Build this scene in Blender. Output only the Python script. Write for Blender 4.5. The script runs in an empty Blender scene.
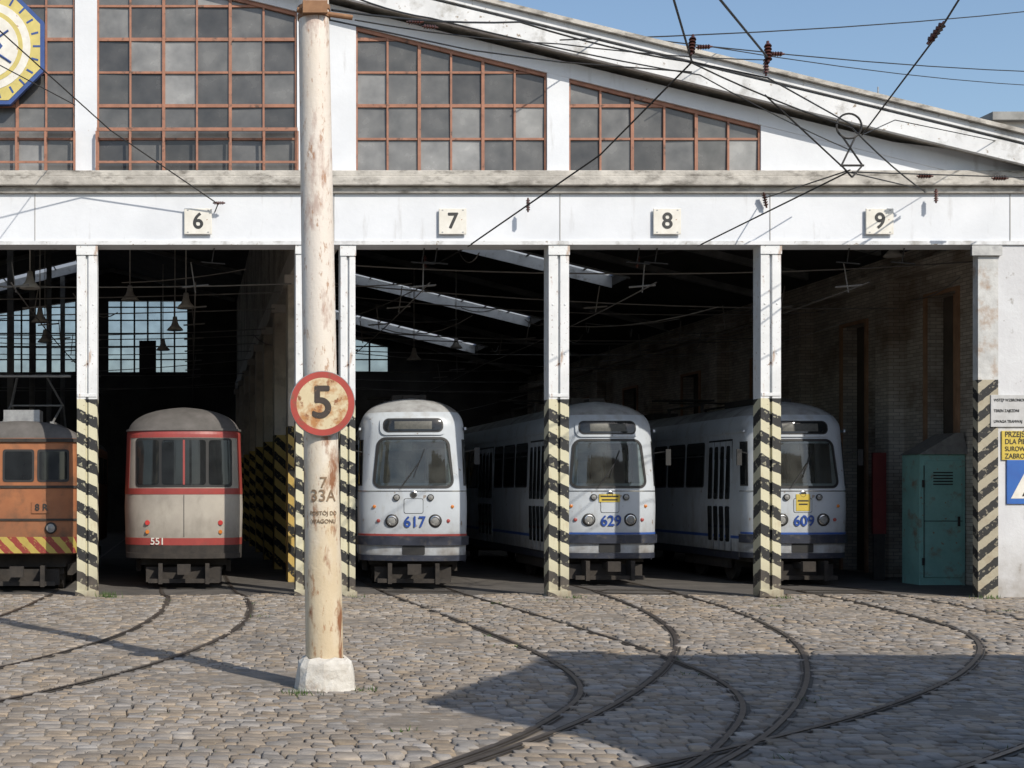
import bpy, math, random
import numpy as np
from mathutils import Vector, kdtree
random.seed(7)
SC=bpy.context.scene
F=1375.0; EYE=1.945; D=25.0
def fx(px): return (px-190)/55.0
def fz(py): return (597-py)/55.0
def P3(px,py,d): return ((px-190)*d/F, d, EYE-(py-490)*d/F)

# ------------------------------------------------------------------ materials
def rgba(c): return (c[0],c[1],c[2],1)
def M(name,c1,c2=None,scale=3,rough=.75,bump=0,metal=0,st=(1,1,1),c3=None,s3=1.2,st3=(1,1,1),t3=(.55,.7),
      island=0,spec=.5,roughvar=0,c4=None,s4=6,t4=(.6,.68),bscale=None,st4=(1,1,1)):
    m=bpy.data.materials.new(name); m.use_nodes=True; nt=m.node_tree; N=nt.nodes; L=nt.links
    b=N['Principled BSDF']; b.inputs['Roughness'].default_value=rough; b.inputs['Metallic'].default_value=metal
    b.inputs['Specular IOR Level'].default_value=spec
    tc=N.new('ShaderNodeTexCoord')
    def noise(sc,stt,det=6):
        mp=N.new('ShaderNodeMapping'); mp.inputs['Scale'].default_value=stt; L.new(tc.outputs['Object'],mp.inputs[0])
        n=N.new('ShaderNodeTexNoise'); n.inputs['Scale'].default_value=sc; n.inputs['Detail'].default_value=det
        n.inputs['Roughness'].default_value=.62
        L.new(mp.outputs[0],n.inputs['Vector']); return n
    c2=c2 or tuple(x*.8 for x in c1)
    n=noise(scale,st)
    r=N.new('ShaderNodeValToRGB'); r.color_ramp.elements[0].position=.33; r.color_ramp.elements[1].position=.67
    r.color_ramp.elements[0].color=rgba(c2); r.color_ramp.elements[1].color=rgba(c1)
    L.new(n.outputs['Fac'],r.inputs[0]); col=r.outputs[0]
    def over(col,c,sc,stt,t):
        n3=noise(sc,stt,8); r3=N.new('ShaderNodeMapRange'); r3.inputs[1].default_value=t[0]; r3.inputs[2].default_value=t[1]
        L.new(n3.outputs['Fac'],r3.inputs[0])
        mx=N.new('ShaderNodeMixRGB'); L.new(r3.outputs[0],mx.inputs[0]); L.new(col,mx.inputs[1]); mx.inputs[2].default_value=rgba(c)
        return mx.outputs[0]
    if c3: col=over(col,c3,s3,st3,t3)
    if c4: col=over(col,c4,s4,st4,t4)
    if island:
        g=N.new('ShaderNodeNewGeometry'); mr=N.new('ShaderNodeMapRange'); mr.inputs[3].default_value=1-island; mr.inputs[4].default_value=1+island
        L.new(g.outputs['Random Per Island'],mr.inputs[0])
        hs=N.new('ShaderNodeHueSaturation'); L.new(mr.outputs[0],hs.inputs['Value']); L.new(col,hs.inputs['Color'])
        mr2=N.new('ShaderNodeMath'); mr2.operation='MULTIPLY'; mr2.inputs[1].default_value=7.31
        fr=N.new('ShaderNodeMath'); fr.operation='FRACT'; L.new(g.outputs['Random Per Island'],mr2.inputs[0]); L.new(mr2.outputs[0],fr.inputs[0])
        m3=N.new('ShaderNodeMapRange'); m3.inputs[3].default_value=.5; m3.inputs[4].default_value=1.4; L.new(fr.outputs[0],m3.inputs[0])
        L.new(m3.outputs[0],hs.inputs['Saturation']); col=hs.outputs[0]
    L.new(col,b.inputs['Base Color'])
    if roughvar:
        mr=N.new('ShaderNodeMapRange'); mr.inputs[3].default_value=rough-roughvar; mr.inputs[4].default_value=rough+roughvar
        L.new(n.outputs['Fac'],mr.inputs[0]); L.new(mr.outputs[0],b.inputs['Roughness'])
    if bump:
        nb=noise(bscale or scale*4,(1,1,1),8)
        bp=N.new('ShaderNodeBump'); bp.inputs['Strength'].default_value=bump; bp.inputs['Distance'].default_value=.02
        L.new(nb.outputs['Fac'],bp.inputs['Height']); L.new(bp.outputs[0],b.inputs['Normal'])
    return m
def hook_base(m,fn):
    nt=m.node_tree; b=nt.nodes['Principled BSDF']; l=b.inputs['Base Color'].links[0]; src=l.from_socket
    out=fn(nt,src); nt.links.new(out,b.inputs['Base Color'])
def lowgrime(m,z0,z1,col,amt,nsc=4):
    # dirt thrown up from the ground: noise-broken grime, strongest low down
    def fn(nt,src):
        N=nt.nodes;L=nt.links; tc=N.new('ShaderNodeTexCoord'); sp=N.new('ShaderNodeSeparateXYZ'); L.new(tc.outputs['Object'],sp.inputs[0])
        mr=N.new('ShaderNodeMapRange'); mr.inputs[1].default_value=z0; mr.inputs[2].default_value=z1; mr.inputs[3].default_value=amt; mr.inputs[4].default_value=0; L.new(sp.outputs[2],mr.inputs[0])
        n=N.new('ShaderNodeTexNoise'); n.inputs['Scale'].default_value=nsc; n.inputs['Detail'].default_value=8; L.new(tc.outputs['Object'],n.inputs[0])
        n2=N.new('ShaderNodeMapRange'); n2.inputs[1].default_value=.3; n2.inputs[2].default_value=.7; n2.inputs[3].default_value=.3; n2.inputs[4].default_value=1.2; L.new(n.outputs[0],n2.inputs[0])
        mu=N.new('ShaderNodeMath'); mu.operation='MULTIPLY'; mu.use_clamp=True; L.new(mr.outputs[0],mu.inputs[0]); L.new(n2.outputs[0],mu.inputs[1])
        mx=N.new('ShaderNodeMixRGB'); L.new(mu.outputs[0],mx.inputs[0]); L.new(src,mx.inputs[1]); mx.inputs[2].default_value=rgba(col); return mx.outputs[0]
    hook_base(m,fn); return m
def stripes(m,zmax=3.58,period=.42,kx=.5,c_dark=(.025,.025,.025),c_light=(.72,.67,.47),zmin=-1):
    def fn(nt,src):
        N=nt.nodes;L=nt.links
        tc=N.new('ShaderNodeTexCoord'); sp=N.new('ShaderNodeSeparateXYZ'); L.new(tc.outputs['Object'],sp.inputs[0])
        def ma(op,a,b=None):
            n=N.new('ShaderNodeMath'); n.operation=op
            for i,v in enumerate((a,b)):
                if v is None: continue
                if isinstance(v,(int,float)): n.inputs[i].default_value=v
                else: L.new(v,n.inputs[i])
            return n.outputs[0]
        xy=ma('ADD',sp.outputs[0],sp.outputs[1])
        v=ma('ADD',sp.outputs[2],ma('MULTIPLY',xy,kx))
        nz=N.new('ShaderNodeTexNoise'); nz.inputs['Scale'].default_value=9; L.new(tc.outputs['Object'],nz.inputs[0])
        v=ma('ADD',v,ma('MULTIPLY',nz.outputs['Fac'],.06))
        fr=ma('FRACT',ma('DIVIDE',v,period)); dk=ma('GREATER_THAN',fr,.5)
        nw=N.new('ShaderNodeTexNoise'); nw.inputs['Scale'].default_value=14; nw.inputs['Detail'].default_value=8; L.new(tc.outputs['Object'],nw.inputs[0])
        worn=ma('GREATER_THAN',nw.outputs['Fac'],.6); dk=ma('MULTIPLY',dk,ma('SUBTRACT',1,ma('MULTIPLY',worn,.5)))
        mx=N.new('ShaderNodeMixRGB'); L.new(dk,mx.inputs[0]); mx.inputs[1].default_value=rgba(c_light); mx.inputs[2].default_value=rgba(c_dark)
        mm=N.new('ShaderNodeMixRGB'); mm.blend_type='MULTIPLY'; mm.inputs[0].default_value=.6
        L.new(mx.outputs[0],mm.inputs[1]); L.new(src,mm.inputs[2])
        msk=ma('MULTIPLY',ma('LESS_THAN',sp.outputs[2],zmax),ma('GREATER_THAN',sp.outputs[2],zmin))
        o=N.new('ShaderNodeMixRGB'); L.new(msk,o.inputs[0]); L.new(src,o.inputs[1]); L.new(mm.outputs[0],o.inputs[2])
        return o.outputs[0]
    hook_base(m,fn); return m
def brickify(m,axis='YZ',mortar=.65,sc=1.0):
    def fn(nt,src):
        N=nt.nodes;L=nt.links
        tc=N.new('ShaderNodeTexCoord'); sp=N.new('ShaderNodeSeparateXYZ'); L.new(tc.outputs['Object'],sp.inputs[0])
        cb=N.new('ShaderNodeCombineXYZ'); ad=N.new('ShaderNodeMath'); L.new(sp.outputs[0],ad.inputs[0]); L.new(sp.outputs[1],ad.inputs[1])
        L.new(ad.outputs[0],cb.inputs[0]); L.new(sp.outputs[2],cb.inputs[1])
        bt=N.new('ShaderNodeTexBrick'); L.new(cb.outputs[0],bt.inputs['Vector']); bt.inputs['Scale'].default_value=sc
        bt.inputs['Brick Width'].default_value=.26; bt.inputs['Row Height'].default_value=.08; bt.inputs['Mortar Size'].default_value=.008
        bt.inputs['Color1'].default_value=(1,1,1,1); bt.inputs['Color2'].default_value=(.72,.7,.68,1); bt.inputs['Mortar'].default_value=(mortar*.6,)*3+(1,)
        mx=N.new('ShaderNodeMixRGB'); mx.blend_type='MULTIPLY'; mx.inputs[0].default_value=1
        L.new(src,mx.inputs[1]); L.new(bt.outputs[0],mx.inputs[2]); return mx.outputs[0]
    hook_base(m,fn); return m

m_white=M('facade_paint',(.70,.72,.75),(.61,.63,.66),scale=.8,rough=.7,bump=.15,bscale=12,c3=(.38,.37,.36),s3=1.6,st3=(2.2,2.2,.35),t3=(.58,.84),c4=(.33,.22,.15),s4=5,t4=(.70,.76))
m_fascia=M('fascia_paint',(.72,.73,.74),(.58,.59,.60),scale=1.5,rough=.75,bump=.2,bscale=14,c3=(.3,.29,.27),s3=1.3,st3=(1.5,1,1.5),t3=(.52,.7),c4=(.25,.2,.15),s4=9,t4=(.62,.7))
m_corn=M('cornice_concrete',(.56,.53,.48),(.33,.31,.28),scale=2.2,rough=.9,bump=.5,bscale=20,c3=(.18,.165,.145),s3=3,st3=(1,1,2.5),t3=(.5,.68))
m_post=stripes(M('post_paint',(.74,.75,.75),(.62,.63,.63),scale=2,rough=.6,bump=.15,bscale=20,c3=(.38,.24,.15),s3=4,st3=(2,2,.5),t3=(.58,.72),c4=(.2,.12,.08),s4=12,t4=(.62,.69)))
lowgrime(m_post,0,.7,(.16,.13,.10),.75)
m_pier=stripes(M('pier_plaster',(.60,.53,.43),(.46,.40,.32),scale=1.5,rough=.9,bump=.3,bscale=12,c3=(.25,.21,.17),s3=1.4,t3=(.5,.7)),zmax=3.3,c_light=(.7,.52,.17),kx=.9)
m_inwall=brickify(M('painted_brick',(.66,.6,.52),(.42,.37,.31),scale=.5,rough=.92,bump=.3,bscale=10,c3=(.26,.20,.15),s3=.7,t3=(.48,.68)),mortar=.8)
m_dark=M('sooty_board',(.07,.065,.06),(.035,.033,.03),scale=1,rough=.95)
m_rafter=M('rafter_paint',(.24,.24,.23),(.12,.12,.12),scale=2,rough=.9)
m_roof=M('roofing_felt',(.3,.3,.29),(.2,.2,.19),scale=1.5,rough=.95,bump=.3)
m_winframe=M('window_red_oxide',(.36,.17,.11),(.25,.12,.08),scale=6,rough=.75,c3=(.1,.06,.045),s3=7,t3=(.58,.7))
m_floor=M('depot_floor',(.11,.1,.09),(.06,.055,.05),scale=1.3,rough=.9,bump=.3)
m_wire=M('wire_steel',(.035,.033,.032),(.02,.02,.02),rough=.6,metal=.3)
m_ins=M('porcelain_insulator',(.1,.03,.02),(.05,.02,.015),rough=.3)
m_galv=M('galvanised',(.42,.42,.41),(.28,.28,.28),scale=8,rough=.5,metal=.6)
m_rail=M('rail_steel',(.13,.11,.095),(.075,.06,.05),scale=6,rough=.5,metal=.6)
m_groove=M('rail_groove_dirt',(.10,.085,.068),(.045,.038,.032),scale=6,rough=.95)
m_plate=M('plate_enamel',(.74,.72,.66),(.62,.59,.52),scale=5,rough=.4,c3=(.35,.2,.1),s3=10,t3=(.64,.70))
m_ink=M('lettering_black',(.02,.02,.02),(.03,.03,.03),rough=.5)
m_inkblue=M('lettering_blue',(.02,.07,.32),(.02,.06,.25),rough=.4)
m_inkred=M('lettering_red',(.5,.04,.03),(.4,.03,.03),rough=.4)

def glassmat(name,lo,hi,rough=.22):
    m=bpy.data.materials.new(name); m.use_nodes=True; nt=m.node_tree;N=nt.nodes;L=nt.links;b=N['Principled BSDF']
    g=N.new('ShaderNodeNewGeometry'); r=N.new('ShaderNodeValToRGB'); L.new(g.outputs['Random Per Island'],r.inputs[0])
    e=r.color_ramp.elements; e[0].color=rgba(lo); e[1].color=rgba(hi); e[0].position=.1; e[1].position=1
    k=r.color_ramp.elements.new(.8); k.color=rgba(tuple((a+c)/2.3 for a,c in zip(lo,hi)))
    tc=N.new('ShaderNodeTexCoord'); n=N.new('ShaderNodeTexNoise'); n.inputs['Scale'].default_value=3; n.inputs['Detail'].default_value=8
    L.new(tc.outputs['Object'],n.inputs[0])
    mr=N.new('ShaderNodeMapRange'); mr.inputs[3].default_value=.35; mr.inputs[4].default_value=1.7; L.new(n.outputs['Fac'],mr.inputs[0])
    mx=N.new('ShaderNodeMixRGB'); mx.blend_type='MULTIPLY'; mx.inputs[0].default_value=1; L.new(r.outputs[0],mx.inputs[1]); L.new(mr.outputs[0],mx.inputs[2])
    L.new(mx.outputs[0],b.inputs['Base Color'])
    m2=N.new('ShaderNodeMapRange'); m2.inputs[3].default_value=rough*.4; m2.inputs[4].default_value=rough*1.8; L.new(n.outputs['Fac'],m2.inputs[0]); L.new(m2.outputs[0],b.inputs['Roughness'])
    return m
m_pane=glassmat('dusty_glass',(.055,.055,.055),(.27,.27,.265))
m_tglass=glassmat('tram_glass',(.012,.014,.015),(.03,.032,.034),.06)
def windglass():
    m=bpy.data.materials.new('windscreen_glass'); m.use_nodes=True; nt=m.node_tree;N=nt.nodes;L=nt.links
    for n in list(N): N.remove(n)
    o=N.new('ShaderNodeOutputMaterial'); t=N.new('ShaderNodeBsdfTransparent'); t.inputs[0].default_value=(.56,.62,.60,1)
    gl=N.new('ShaderNodeBsdfGlossy'); gl.inputs['Roughness'].default_value=.03
    fr=N.new('ShaderNodeFresnel'); fr.inputs[0].default_value=1.7
    df=N.new('ShaderNodeBsdfDiffuse'); df.inputs[0].default_value=(.30,.31,.28,1)
    tc=N.new('ShaderNodeTexCoord'); n=N.new('ShaderNodeTexNoise'); n.inputs['Scale'].default_value=2.5; n.inputs['Detail'].default_value=7; L.new(tc.outputs['Object'],n.inputs[0])
    mr=N.new('ShaderNodeMapRange'); mr.inputs[1].default_value=.3; mr.inputs[2].default_value=.75; mr.inputs[3].default_value=.03; mr.inputs[4].default_value=.22; L.new(n.outputs[0],mr.inputs[0])
    a=N.new('ShaderNodeMixShader'); L.new(mr.outputs[0],a.inputs[0]); L.new(t.outputs[0],a.inputs[1]); L.new(df.outputs[0],a.inputs[2])
    b=N.new('ShaderNodeMixShader'); L.new(fr.outputs[0],b.inputs[0]); L.new(a.outputs[0],b.inputs[1]); L.new(gl.outputs[0],b.inputs[2]); L.new(b.outputs[0],o.inputs[0])
    return m
m_wind=windglass()
def transl(name,c,tr):
    m=bpy.data.materials.new(name); m.use_nodes=True; nt=m.node_tree;N=nt.nodes;L=nt.links
    for n in list(N): N.remove(n)
    o=N.new('ShaderNodeOutputMaterial'); a=N.new('ShaderNodeBsdfTranslucent'); a.inputs[0].default_value=rgba(c)
    t=N.new('ShaderNodeBsdfTransparent'); t.inputs[0].default_value=(.9,.92,.95,1)
    tc=N.new('ShaderNodeTexCoord'); n=N.new('ShaderNodeTexNoise'); n.inputs['Scale'].default_value=2; L.new(tc.outputs['Object'],n.inputs[0])
    mr=N.new('ShaderNodeMapRange'); mr.inputs[3].default_value=tr*.5; mr.inputs[4].default_value=tr*1.5; L.new(n.outputs[0],mr.inputs[0])
    mx=N.new('ShaderNodeMixShader'); L.new(mr.outputs[0],mx.inputs[0]); L.new(a.outputs[0],mx.inputs[1]); L.new(t.outputs[0],mx.inputs[2]); L.new(mx.outputs[0],o.inputs[0])
    return m
m_sky_l=transl('skylight_wired_glass',(.5,.52,.54),.12)
m_farglass=transl('far_dusty_glass',(.3,.3,.32),.40)

# ------------------------------------------------------------------ mesh helpers
def empty(name,loc=(0,0,0),rz=0):
    o=bpy.data.objects.new(name,None); o.location=loc; o.rotation_euler=(0,0,rz); SC.collection.objects.link(o); return o
def mesh(name,v,f,mat,parent=None,smooth=False,bevel=0):
    me=bpy.data.meshes.new(name); me.from_pydata([tuple(map(float,a)) for a in v],[],f); me.update()
    o=bpy.data.objects.new(name,me); SC.collection.objects.link(o)
    for mm in (mat if isinstance(mat,(list,tuple)) else [mat]): me.materials.append(mm)
    if parent: o.parent=parent
    if smooth: me.shade_smooth()
    if bevel:
        b=o.modifiers.new('bev','BEVEL'); b.width=bevel; b.segments=2; b.limit_method='ANGLE'
    return o
BF=[(0,3,2,1),(4,5,6,7),(0,1,5,4),(1,2,6,5),(2,3,7,6),(3,0,4,7)]
class MB:
    def __init__(s): s.v=[];s.f=[]
    def box(s,x0,x1,y0,y1,z0,z1):
        n=len(s.v); s.v+=[(x0,y0,z0),(x1,y0,z0),(x1,y1,z0),(x0,y1,z0),(x0,y0,z1),(x1,y0,z1),(x1,y1,z1),(x0,y1,z1)]
        s.f+=[tuple(i+n for i in q) for q in BF]; return s
    def slope(s,x0,x1,y0,y1,f0,f1):
        n=len(s.v); s.v+=[(x0,y0,f0(x0)),(x1,y0,f0(x1)),(x1,y1,f0(x1)),(x0,y1,f0(x0)),(x0,y0,f1(x0)),(x1,y0,f1(x1)),(x1,y1,f1(x1)),(x0,y1,f1(x0))]
        s.f+=[tuple(i+n for i in q) for q in BF]; return s
    def poly(s,pts): n=len(s.v); s.v+=pts; s.f.append(tuple(range(n,n+len(pts)))); return s
    def cyl(s,p0,p1,r0,r1=None,n=12,cap=True):
        r1=r0 if r1 is None else r1; a=Vector(p0);b=Vector(p1);d=(b-a).normalized()
        u=d.orthogonal().normalized(); w=d.cross(u); k=len(s.v)
        for (c,r) in ((a,r0),(b,r1)):
            for i in range(n):
                t=2*math.pi*i/n; s.v.append(tuple(c+u*r*math.cos(t)+w*r*math.sin(t)))
        for i in range(n): j=(i+1)%n; s.f.append((k+i,k+j,k+n+j,k+n+i))
        if cap: s.f.append(tuple(k+i for i in range(n))[::-1]); s.f.append(tuple(k+n+i for i in range(n)))
        return s
    def lathe(s,c,prof,n=20,axis='Z'):
        k=len(s.v)
        for r,z in prof:
            for i in range(n):
                t=2*math.pi*i/n
                if axis=='Z': s.v.append((c[0]+r*math.cos(t),c[1]+r*math.sin(t),c[2]+z))
                else: s.v.append((c[0]+r*math.cos(t),c[1]+z,c[2]+r*math.sin(t)))
        for a in range(len(prof)-1):
            for i in range(n):
                j=(i+1)%n; s.f.append((k+a*n+i,k+a*n+j,k+(a+1)*n+j,k+(a+1)*n+i))
        return s
    def done(s,name,mat,parent=None,smooth=False,bevel=0): return mesh(name,s.v,s.f,mat,parent,smooth,bevel)
def tube(mb,pts,r,n=6):
    for a,b in zip(pts[:-1],pts[1:]): mb.cyl(a,b,r,n=n,cap=False)
def sag(a,b,s,n=10):
    return [tuple(Vector(a).lerp(Vector(b),i/n)+Vector((0,0,-4*s*(i/n)*(1-i/n)))) for i in range(n+1)]
def textgeo(body,size,align='CENTER'):
    c=bpy.data.curves.new('t','FONT'); c.body=body; c.size=size; c.align_x=align; c.align_y='CENTER'
    o=bpy.data.objects.new('t',c); SC.collection.objects.link(o); dg=bpy.context.evaluated_depsgraph_get()
    me=bpy.data.meshes.new_from_object(o.evaluated_get(dg)); v=[tuple(p.co) for p in me.vertices]; f=[tuple(p.vertices) for p in me.polygons]
    bpy.data.objects.remove(o); return v,f
def textat(name,body,size,fn,mat,parent,offset=0.0,align='CENTER',sx=1.0):
    v,f=textgeo(body,size,align); V=[];Fs=[]
    sh=[(0,0)] if offset<=0 else [(0,0),(offset,0),(-offset,0),(0,offset),(0,-offset)]
    for i,(dx,dy) in enumerate(sh):
        k=len(V)
        for a in v:
            p=fn(a[0]*sx+dx,a[1]+dy); V.append((p[0],p[1]-.0006*i,p[2]))
        Fs+=[tuple(q+k for q in t) for t in f]
    return mesh(name,V,Fs,mat,parent)

# ================================================================== GROUND
mg=M('ground_dirt',(.25,.215,.175),(.16,.135,.11),scale=5,rough=.97,bump=.4,bscale=40,c3=(.12,.11,.09),s3=.6,t3=(.5,.7))
g=MB(); g.poly([(-600,-300,-.018),(600,-300,-.018),(600,1500,-.018),(-600,1500,-.018)]).done('ground',mg)
def spline(pts,step=.15):
    out=[]; P=[pts[0]]+pts+[pts[-1]]
    for i in range(1,len(P)-2):
        p0,p1,p2,p3=[np.array(q,float) for q in P[i-1:i+3]]; n=max(2,int(np.linalg.norm(p2-p1)/step))
        for k in range(n):
            t=k/n; out.append(.5*((2*p1)+(-p0+p2)*t+(2*p0-5*p1+4*p2-p3)*t*t+(-p0+3*p1-3*p2+p3)*t**3))
    out.append(np.array(P[-1],float)); return np.array(out)
XT={'5':-3.29,'6':-.12,'7':4.4,'8':8.55,'9':12.45}
tracks=[[(-3.3,62),(-3.3,30),(-3.35,25),(-3.8,20.5),(-5,16.5),(-7.2,12.5),(-10,9)],
 [(.1,62),(.1,30),(.3,25),(.2,21.5),(-.35,18),(-1.6,14.5),(-3.8,11),(-7,7.8)],
 [(4.4,62),(4.4,30),(4.42,26),(4.7,21),(4.85,16.5),(4.55,13.4),(3.5,11),(2.1,9),(.2,6.8),(-2.5,4.5)],
 [(8.55,62),(8.55,30),(8.45,26),(8.0,22),(7.2,18.3),(5.95,15),(4.4,12),(2.8,9.7),(.6,7.1),(-2.2,4.7)],
 [(12.45,62),(12.45,30),(12.4,26),(12.0,21.8),(11.0,17.9),(9.0,14.5),(6.5,11.6),(3.9,9.3),(1.2,7.2),(-1.8,5)]]
steel=MB(); groove=MB(); railpts=[]
def ribbon(mb,line,off0,off1,z):
    t=np.gradient(line,axis=0); t/=np.linalg.norm(t,axis=1)[:,None]; nrm=np.stack([-t[:,1],t[:,0]],1)
    a=line+nrm*off0; b=line+nrm*off1; k=len(mb.v)
    for i in range(len(line)): mb.v+= [(a[i,0],a[i,1],z),(b[i,0],b[i,1],z)]
    for i in range(len(line)-1): q=k+2*i; mb.f.append((q,q+1,q+3,q+2))
for n,tr in enumerate(tracks):
    ln=spline(tr); dz=n*.0009
    t=np.gradient(ln,axis=0); t/=np.linalg.norm(t,axis=1)[:,None]; nr=np.stack([-t[:,1],t[:,0]],1)
    for s in (-.7175,.7175):
        r=ln+nr*s
        railpts+= [tuple(p) for p in r]
        sg=-1 if s>0 else 1
        ribbon(groove,r,-.06,.06,-.010+dz)
        ribbon(steel,r,-.024,.024,.002+dz); ribbon(steel,r,sg*.047,sg*.057,.000+dz)
par=empty('tram_tracks'); groove.done('flangeway',m_groove,par); steel.done('rails',m_rail,par)
kd=kdtree.KDTree(len(railpts))
for i,p in enumerate(railpts): kd.insert((p[0],p[1],0),i)
kd.balance()
V=[];Fc=[]
y=6.6
rng=random.Random(3)
while y<25.6:
    rh=rng.uniform(.105,.15); x=-9-rng.random()*.2
    while x<18.5:
        w=rng.uniform(.11,.22)
        cx=x+w/2; cy=y+rh/2
        lim=(-1.8-.31*cy, 4.5+.66*cy)
        if lim[0]<cx<lim[1]:
            co,idx,dist=kd.find((cx,cy,0))
            if dist>.09+.02*rng.random():
                zz=.014*math.sin(cx*1.3+cy*.7)+.010*math.sin(cy*2.1-cx*.4)
                if dist<.4: zz*=.3
                zz+=rng.uniform(-.0035,.0035)
                if rng.random()<.02: zz-=.018
                g=.004; k=len(V); tx=rng.uniform(-.004,.004); ty=rng.uniform(-.004,.004)
                row_y=.03*math.sin(cx*.7+y*.5)+.012*math.sin(cx*3.1+y*3)
                cor=[(x+g,y+g),(x+w-g,y+g),(x+w-g,y+rh-g),(x+g,y+rh-g)]
                cor=[(a+rng.uniform(-.012,.012),b+row_y+rng.uniform(-.010,.010)) for a,b in cor]
                mx=sum(a for a,b in cor)/4; my=sum(b for a,b in cor)/4
                for sc,hz in ((1,-.045),(.96,-.004),(.80,.003)):
                    for i,(a,b) in enumerate(cor):
                        V.append((mx+(a-mx)*sc,my+(b-my)*sc,zz+hz+(tx*(1 if i in(1,2) else -1)+ty*(1 if i>1 else -1)) ))
                for a in (0,4):
                    for i in range(4):
                        j=(i+1)%4; Fc.append((k+a+i,k+a+j,k+a+4+j,k+a+4+i))
                Fc.append((k+8,k+9,k+10,k+11))
        x+=w
    y+=rh
m_cob=M('cobble_stone',(.31,.262,.21),(.20,.17,.14),scale=5,rough=.8,bump=.35,bscale=50,island=.27,c3=(.12,.105,.09),s3=.45,t3=(.5,.78),c4=(.38,.33,.27),s4=.9,t4=(.56,.78))
mesh('cobblestones',V,Fc,m_cob,smooth=True)
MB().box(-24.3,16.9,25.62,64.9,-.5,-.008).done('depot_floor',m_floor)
m_gr=M('grass_blades',(.07,.13,.02),(.04,.08,.015),scale=8,rough=.8)
gb=MB()
tf=[(-1.45,24.75,90,.16),(1.05,13.1,40,.08),(6.9,24.7,50,.08),(14.3,24.6,60,.1),(1.7,13.3,25,.06),(10.7,24.7,40,.07),(3.0,24.7,40,.09),(13.1,22.0,40,.05),(9.8,23.0,40,.04)]
for i in range(40): tf.append((rng.uniform(-5,14),rng.uniform(10,24.5),rng.randint(6,16),.035))
for (cx,cy,n,h) in tf:
    for i in range(n):
        a=rng.gauss(0,.10);b=rng.gauss(0,.06);q=rng.uniform(0,6.28);hh=h*rng.uniform(.4,1);w=.008
        gb.poly([(cx+a-w*math.cos(q),cy+b-w*math.sin(q),-.02),(cx+a+w*math.cos(q),cy+b+w*math.sin(q),-.02),(cx+a+rng.gauss(0,.03),cy+b+rng.gauss(0,.03),hh)])
gb.done('grass_tufts',m_gr)

# ================================================================== DEPOT BUILDING
dep=empty('tram_depot')
XA=-3.67
T=lambda x:12.92-.245*abs(x-XA)
def off(o): return lambda x:T(x)+o
XL,XR=-24.5,17.2
MB().box(XL,XR,25,25.5,6.4,7.33).done('lintel',m_white,dep)
MB().box(XL,XR,24.965,24.998,6.40,6.47).done('lintel_edge',m_fascia,dep)
c=MB(); c.box(XL,XR,24.93,25.5,7.332,7.45); c.box(XL,XR,24.82,25.5,7.452,7.62); c.box(XL,XR,24.86,25.5,7.622,7.728); c.done('cornice',m_corn,dep,bevel=.015)
jo=MB()
for px in (35,334,560,770,1010): jo.box(fx(px)-.008,fx(px)+.008,24.992,24.999,6.48,7.33)
jo.done('lintel_joints',M('joint_dirt',(.4,.39,.38),(.3,.3,.29),rough=.9),dep)
up=MB(); edges=[(75,97),(297,356),(547,569),(-121,-99),(-380,-321),(-593,-571)]
for a,b in edges: up.slope(fx(a),fx(b),24.99,25.4,lambda x:7.73,off(-.9))
up.slope(fx(761),XR-.1,25.0,25.4,lambda x:7.73,lambda x:max(T(x)-.9,7.731))
up.slope(XL+.1,fx(-785),25.0,25.4,lambda x:7.73,lambda x:max(T(x)-.9,7.731))
up.slope(XA,XR-.1,24.985,25.4,off(-.9),off(-.62)); up.slope(XL+.1,XA,24.985,25.4,off(-.9),off(-.62))
up.done('gable_frame',m_white,dep)
fa=MB()
for a,b in((XA,XR),(XL,XA)):
    fa.slope(a,b,24.62,24.72,off(-.58),off(-.24)); fa.slope(a,b,24.58,24.75,off(-.2),off(-.08))
fa.done('verge_board',m_fascia,dep)
fs=MB()
for a,b in((XA,XR),(XL,XA)):
    fs.slope(a,b,24.50,24.9,off(-.075),off(0)); fs.slope(a,b,24.722,25.4,off(-.5),off(-.205))
fs.done('verge_capping',m_corn,dep)
def clip(poly,fn):
    out=[]
    for i in range(len(poly)):
        a=poly[i];b=poly[(i+1)%len(poly)]; fa_=fn(*a);fb=fn(*b)
        if fa_>=0: out.append(a)
        if (fa_>=0)!=(fb>=0):
            t=fa_/(fa_-fb); out.append((a[0]+(b[0]-a[0])*t,a[1]+(b[1]-a[1])*t))
    return out
panes=MB(); bars=MB(); wr=random.Random(5)
RH=.605
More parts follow.
